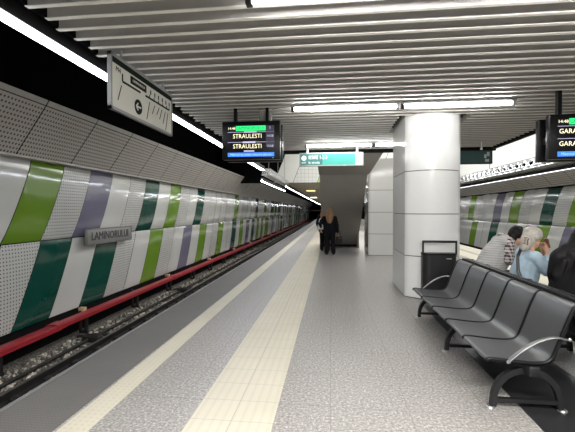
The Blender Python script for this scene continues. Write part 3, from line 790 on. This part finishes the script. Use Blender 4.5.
def sitter(x, y, k, label, lean, hd, arm_r, arm_l, top_mat, top_name, hair_fn, sleeve=None, leg_mat='jeans', bulk=1.0, head_pitch=.1, head_yaw=0., collar_low=0.):
    F_ = Fig(x, y, 0., k)
    sf, su = lean; B = bulk                     # shoulder line forward offset / height
    hf, hl, hu = hd
    hs, eyes, lips, q = head(F_, hf, hl, hu, head_pitch, head_yaw)
    sh = list(hs)
    sh.append(F_.ch((sf - .01, hl * .4, su - .03, .075), (sf + (hf - sf) * .5, hl * .7, (su + hu) / 2 - .02, .054), (hf - .02, hl, hu - .04, .052)))
    sh.append(F_.ch((0, 0, .52, .13), (sf * .5, 0, (su + .5) / 2, .12), (sf, 0, su - .1, .11)))
    sh.append(F_.ch((sf, .15, su - .05, .06), (sf, -.15, su - .05, .06)))
    arms = []
    for s, (el, wr, d) in ((-1, arm_r), (1, arm_l)):
        a = [(sf, s * .175, su - .06, .056), (*el, .042), (*wr, .028)]
        arms.append(a); sh.append(F_.ch(*a)); sh += hand(F_, wr, d, s)
    for s in (-1, 1):
        sh.append(F_.ch((.0, s * .09, .53, .10), (.44, s * .12, .53, .062), (.46, s * .12, .30, .055), (.42, s * .12, .085, .038), (.52, s * .13, .05, .035)))
    o = fuse('person', sh, M['skin'], None, .011, 4)
    tag(o, label, 'person', 'people sitting on the rear seats')
    face(F_, o, eyes, lips)
    # clothing
    t = [F_.ch((-.02, 0, .43 + .14 * B, .145 * B), (sf * .55 - .02, 0, (su + .52) / 2, .155 * B), (sf - .01, 0, su - .14, .14 * B)),
         F_.ch((sf - .01, .155, su - .075, .075 * B), (sf - .02, 0, su - .06, .085 * B), (sf - .01, -.155, su - .075, .075 * B)),
         F_.ch((-.02, .1, .43 + .11 * B, .11 * B), (sf * .55, .09, (su + .5) / 2, .115 * B), (sf, .11, su - .13, .10 * B)),
         F_.ch((-.02, -.1, .43 + .11 * B, .11 * B), (sf * .55, -.09, (su + .5) / 2, .115 * B), (sf, -.11, su - .13, .10 * B))]
    sl = [F_.ch((a[0][0], a[0][1] * 1.03, a[0][2], .074), (*a[1][:3], .060), *([(a[1][0] + (a[2][0] - a[1][0]) * .8, a[1][1] + (a[2][1] - a[1][1]) * .8, a[1][2] + (a[2][2] - a[1][2]) * .8, .045)])) for a in arms]
    if sleeve is None: t += sl
    fuse(top_name, t, M[top_mat], o, .013, 4)
    if sleeve:
        for a in sl: fuse('shirt_sleeve', [a], M[sleeve], o, .012, 4)
        fuse('shirt_collar', [F_.ch((sf - .03, hl * .4 + .03, su + .0, .045), (sf - .04, hl * .4, su + .015, .05), (sf - .03, hl * .4 - .03, su, .045))], M[sleeve], o, .012, 3)
    tr = []
    for s in (-1, 1): tr.append(F_.ch((-.01, s * .085, .53, .118), (.44, s * .12, .53, .078), (.465, s * .12, .30, .07), (.43, s * .12, .12, .06)))
    fuse('trousers', tr, M[leg_mat], o, .014, 4)
    for s in (-1, 1): fuse('shoe', [F_.ch((.42, s * .12, .055, .052), (.48, s * .125, .045, .045), (.57, s * .135, .038, .038))], M['shoe'], o, .01, 3)
    hair_fn(F_, q, o, sf, su)
    return o, F_

def hair_short(F_, q, o, sf, su):
    def P(a, b, c, r): return (*q(a, b, c), r)
    fuse('hair', [F_.ch(P(-.032, 0, .046, .090), P(.012, 0, .052, .078)), F_.ch(P(-.05, .02, .0, .07), P(-.06, 0, -.05, .052)), F_.ch(P(-.04, -.04, .02, .06), P(-.02, -.055, -.0, .04)), F_.ch(P(-.04, .04, .02, .06), P(-.02, .055, 0, .04)),
                  F_.ch(P(.05, 0, .085, .04), P(.06, .03, .08, .03)), F_.ch(P(-.03, .02, .11, .04), P(-.0, -.03, .115, .035))], M['hair_dark'], o, .010, 2)
def hair_bun(F_, q, o, sf, su):
    def P(a, b, c, r): return (*q(a, b, c), r)
    h = fuse('hair', [F_.ch(P(-.035, 0, .045, .102), P(.015, 0, .052, .090)), F_.ch(P(-.06, 0, .0, .085), P(-.085, 0, -.03, .06)),
                  F_.ch(P(-.03, -.055, .02, .06), P(.02, -.06, .03, .04)), F_.ch(P(-.03, .055, .02, .06), P(.02, .06, .03, .04)),
                  F_.ch(P(-.115, 0, .0, .05), P(-.135, .0, -.05, .045), P(-.115, 0, -.10, .05), P(-.12, -.0, -.15, .042)),
                  F_.ch(P(-.10, -.03, -.02, .05), P(-.105, -.02, -.13, .045)), F_.ch(P(-.06, -.045, -.05, .04), P(-.07, -.04, -.10, .03))], M['hair_ash'], o, .010, 2)
    c = MB(); 
    for i in range(5): c.tube([F_.p(*q(-.125 + .004 * i, -.055 + .004 * i, -.02 - .018 * i)), F_.p(*q(-.165, -.035, -.022 - .018 * i)), F_.p(*q(-.155, .0, -.024 - .018 * i))], .006, 6)
    c.tube([F_.p(*q(-.12, -.058, .0)), F_.p(*q(-.14, -.055, -.05)), F_.p(*q(-.13, -.05, -.11))], .009, 6).build('hair_clip', M['brown'], h)
def hair_long(F_, q, o, sf, su):
    def P(a, b, c, r): return (*q(a, b, c), r)
    S = [F_.ch(P(-.028, 0, .042, .100), P(.016, 0, .048, .088)), F_.ch(P(-.06, 0, .01, .09), P(-.085, .0, -.10, .085), (sf - .13, .03, su - .03, .085), (sf - .155, .05, su - .2, .075), (sf - .15, .06, su - .32, .05))]
    for s in (-1, 1): S.append(F_.ch(P(-.02, s * .062, .02, .052), P(-.03, s * .075, -.07, .05), (sf - .06, s * .09 + .02, su - .0, .055), (sf - .1, s * .09 + .04, su - .16, .045)))
    rq = random.Random(2)
    for i in range(5): S.append(F_.ch((sf - .14, -.07 + .03 * i * .7, su - .05, .03), (sf - .19 + rq.uniform(-.02, .02), -.06 + .024 * i, su - .2, .026), (sf - .17, -.05 + .022 * i, su - .33 - rq.random() * .08, .014)))
    fuse('hair', S, M['hair_black'], o, .011, 6)

# man in the vest
p1, F1 = sitter(2.33, 5.96, 1.06, 'person in grey quilted vest and plaid shirt leaning forward on rear seats', (.20, 1.09), (.36, -.02, 1.105),
    ((.16, -.25, .80), (.40, -.17, .72), (1, .4, -.3)), ((.22, .27, .80), (.42, .14, .72), (1, -.4, -.3)), 'vest', 'vest', hair_short, 'plaid', bulk=1.28, head_pitch=.40, head_yaw=.6)
# woman in denim, hands raised to her face
p2, F2 = sitter(2.36, 5.0, .99, 'person in light blue denim jacket with clipped ash blond hair on rear seats', (.06, 1.07), (.11, -.02, 1.225),
    ((.16, -.23, .84), (.25, -.07, 1.03), (-.1, .2, 1)), ((.20, .23, .82), (.28, .08, 1.02), (-.1, -.2, 1)), 'denim', 'denim_jacket', hair_bun, head_pitch=.2, head_yaw=.40)
# woman in black
p3, F3 = sitter(2.36, 4.15, 1.04, 'person in black top with long black hair at right photo edge', (.10, 1.06), (.22, .02, 1.215),
    ((.20, -.24, .80), (.42, -.16, .74), (1, .3, -.2)), ((.22, .25, .80), (.44, .12, .74), (1, -.3, -.2)), 'blackcloth', 'black_top', hair_long, head_pitch=.2, leg_mat='blackcloth')
# strap and bag of the woman in denim
g = MB()
pts = [F2.p(*c) for c in ((.13, .12, .98), (.05, .06, 1.13), (-.03, -.05, 1.135), (-.115, -.12, 1.0), (-.135, -.18, .84), (-.10, -.25, .66), (-.02, -.30, .58))]
r = empty('shoulder_bag', F2.p(-.02, -.34, .43)); tag(r, 'black shoulder bag with strap across the denim jacket', 'bag')
r_loc = r.location.copy()
MB().tube([p - r_loc for p in pts], .018, 8, flat=(.4, 1)).build('strap', M['leather'], r)
MB().rbox(-.10, .10, -.045, .045, .0, .18, .025).build('bag_body', M['leather'], r)
# thing held at the face
hp = F2.p(.285, .005, 1.16)
ph = MB().rbox(-.012, .012, -.035, .035, -.06, .06, .008)
o = ph.build('phone', M['brown']); o.location = hp; o.rotation_euler = (0, -.25, .1); tag(o, 'small brown phone held up in front of the ash blond head', 'phone')

# standing woman seen from behind
def stander(x, y, ang, k, label, coat, hair_mat, arm_r, arm_l, hair_len):
    F_ = Fig(x, y, ang, k)
    hs, eyes, lips, q = head(F_, .01, 0, 1.545)
    sh = list(hs)
    sh.append(F_.ch((-.01, 0, 1.36, .07), (.0, 0, 1.46, .052), (.005, 0, 1.52, .05)))
    sh.append(F_.ch((0, 0, .92, .13), (0, 0, 1.12, .115), (0, 0, 1.28, .125)))
    sh.append(F_.ch((0, .15, 1.34, .055), (0, -.15, 1.34, .055)))
    arms = []
    for s, (el, wr, d) in ((-1, arm_r), (1, arm_l)):
        a = [(0, s * .185, 1.33, .055), (*el, .042), (*wr, .028)]; arms.append(a); sh.append(F_.ch(*a)); sh += hand(F_, wr, d, s)
    legs = [((0, -.09, .9, .105), (.01, -.115, .48, .062), (-.02, -.14, .09, .042), (.10, -.16, .045, .038)), ((0, .09, .9, .105), (.015, .10, .48, .062), (.0, .105, .09, .042), (.12, .11, .045, .038))]
    for g in legs: sh.append(F_.ch(*g))
    o = fuse('person', sh, M['skin'], None, .012, 4); tag(o, label, 'person'); face(F_, o, eyes, lips)
    t = [F_.ch((0, 0, .80, .165), (0, 0, 1.0, .155), (0, 0, 1.12, .15), (0, 0, 1.28, .15)), F_.ch((0, .165, 1.33, .078), (-.005, 0, 1.37, .085), (0, -.165, 1.33, .078)),
         F_.ch((0, .10, .78, .12), (0, .1, 1.0, .115), (0, .12, 1.28, .105)), F_.ch((0, -.10, .78, .12), (0, -.1, 1.0, .115), (0, -.12, 1.28, .105))]
    for a in arms: t.append(F_.ch((a[0][0], a[0][1] * 1.05, a[0][2], .078), (*a[1][:3], .064), (a[1][0] + (a[2][0] - a[1][0]) * .85, a[1][1] + (a[2][1] - a[1][1]) * .85, a[1][2] + (a[2][2] - a[1][2]) * .85, .052)))
    fuse('coat', t, coat, o, .014, 4)
    tr = [F_.ch((g[0][0], g[0][1], .88, .118), (*g[1][:3], .088), (g[2][0], g[2][1], .10, .078)) for g in legs]
    for n_ in tr: pass
    fuse('trousers', tr, M['blackcloth'], o, .013, 3)
    for g in legs: fuse('shoe', [F_.ch((g[2][0] - .02, g[2][1], .05, .048), (g[2][0] + .06, g[2][1] * 1.05, .042, .044), (g[2][0] + .15, g[2][1] * 1.1, .036, .036))], M['shoe'], o, .011, 3)
    def P(a, b, c, r): return (*q(a, b, c), r)
    S = [F_.ch(P(-.028, 0, .045, .100), P(.016, 0, .05, .09)), F_.ch(P(-.05, 0, .0, .11), P(-.07, 0, -.12, .115), P(-.085, 0, -.24, .125), P(-.085, 0, -.24 - hair_len, .10))]
    for s in (-1, 1): S.append(F_.ch(P(-.01, s * .065, .02, .055), P(-.03, s * .095, -.12, .055), P(-.06, s * .095, -.24, .055), P(-.07, s * .06, -.24 - hair_len, .035)))
    fuse('hair', S, hair_mat, o, .013, 3)
    return o, F_
a_away = PI / 2
pw, FW = stander(-.05, 13.3, a_away, .97, 'standing person in black coat seen from behind, long light brown hair', M['navycloth'], M['hair_blond'],
    ((-.03, -.27, 1.06), (.03, -.29, .80), (.1, 0, -1)), ((-.05, .34, 1.12), (.06, .31, .90), (.5, -.2, -.8)), .10)
pm, FM = stander(-.25, 14.6, a_away - .3, 1.0, 'person in dark jacket mostly hidden just left of the standing person in black coat', M['blackcloth'], M['hair_blond'],
    ((-.02, -.26, 1.06), (.08, -.24, .82), (.2, 0, -1)), ((-.02, .28, 1.06), (.10, .24, .84), (.2, 0, -1)), .0)
# bags
def handbag(F_, f, l, u, w, d, h, mat, strap, label, ang):
    r = empty('handbag', F_.p(f, l, u)); r.rotation_euler.z = ang; tag(r, label, 'bag')
    prof = [(-w, 0), (w, 0), (w * .85, h), (-w * .85, h)]
    b = MB().prism(prof, 'y', -d, d).build('bag_body', mat, r)
    bv = b.modifiers.new('b', 'BEVEL'); bv.width = .025; bv.segments = 2
    pts = [(-w * .6, 0, h - .01)] + [(-w * .6 * math.cos(PI * i / 8), 0, h + strap * math.sin(PI * i / 8)) for i in range(1, 8)] + [(w * .6, 0, h - .01)]
    MB().tube(pts, .012, 6).build('handle', mat, r)
    MB().box(-w * .8, w * .8, -d - .002, -d + .004, h * .72, h * .78).build('zip', M['greymetal'], r)
handbag(FW, .02, .33, .92, .095, .05, .16, M['greybag'], .22, 'pale grey handbag on the left arm of the person in black coat', .5)
handbag(FW, .02, -.335, .42, .13, .05, .24, M['leather'], .20, 'black handbag hanging from the right hand of the person in black coat', .9)

# ------------------------------------------------------------------ lamps
def area(x, y, z, sx, sy, power, color=(1, .98, .95), rot=(0, 0, 0)):
    l = D.lights.new('lamp', 'AREA'); l.shape = 'RECTANGLE'; l.size = sx; l.size_y = sy; l.energy = power; l.color = color
    o = D.objects.new('lamp', l); COL.objects.link(o); o.location = (x, y, z); o.rotation_euler = rot; return o
for yy in (-2.8, -.2):
    area(.2, yy, HC - .05, 1.65, .07, 190); area(1.95, yy, HC - .05, 1.65, .07, 190)
area(2, 16, 6.9, 6, 9, 650)
area(5.2, 5, 6.9, 1.4, 12, 300)
for yy in (27, 36, 48, 62, 80):
    area(1.5, yy, HC - .02, 3, .3, 170)
for yy in (6, 14, 24, 40, 60, 85):
    area(RE + .2, yy, 3.12, .15, 8, 75, (.9, .95, 1))

w = D.worlds.new('world'); bpy.context.scene.world = w; w.use_nodes = True
w.node_tree.nodes['Background'].inputs[0].default_value = (.8, .85, 1, 1)
w.node_tree.nodes['Background'].inputs[1].default_value = .0
vs_ = bpy.context.scene.view_settings
vs_.view_transform = 'Standard'; vs_.look = 'None'; vs_.exposure = 0.38; vs_.gamma = 1.0
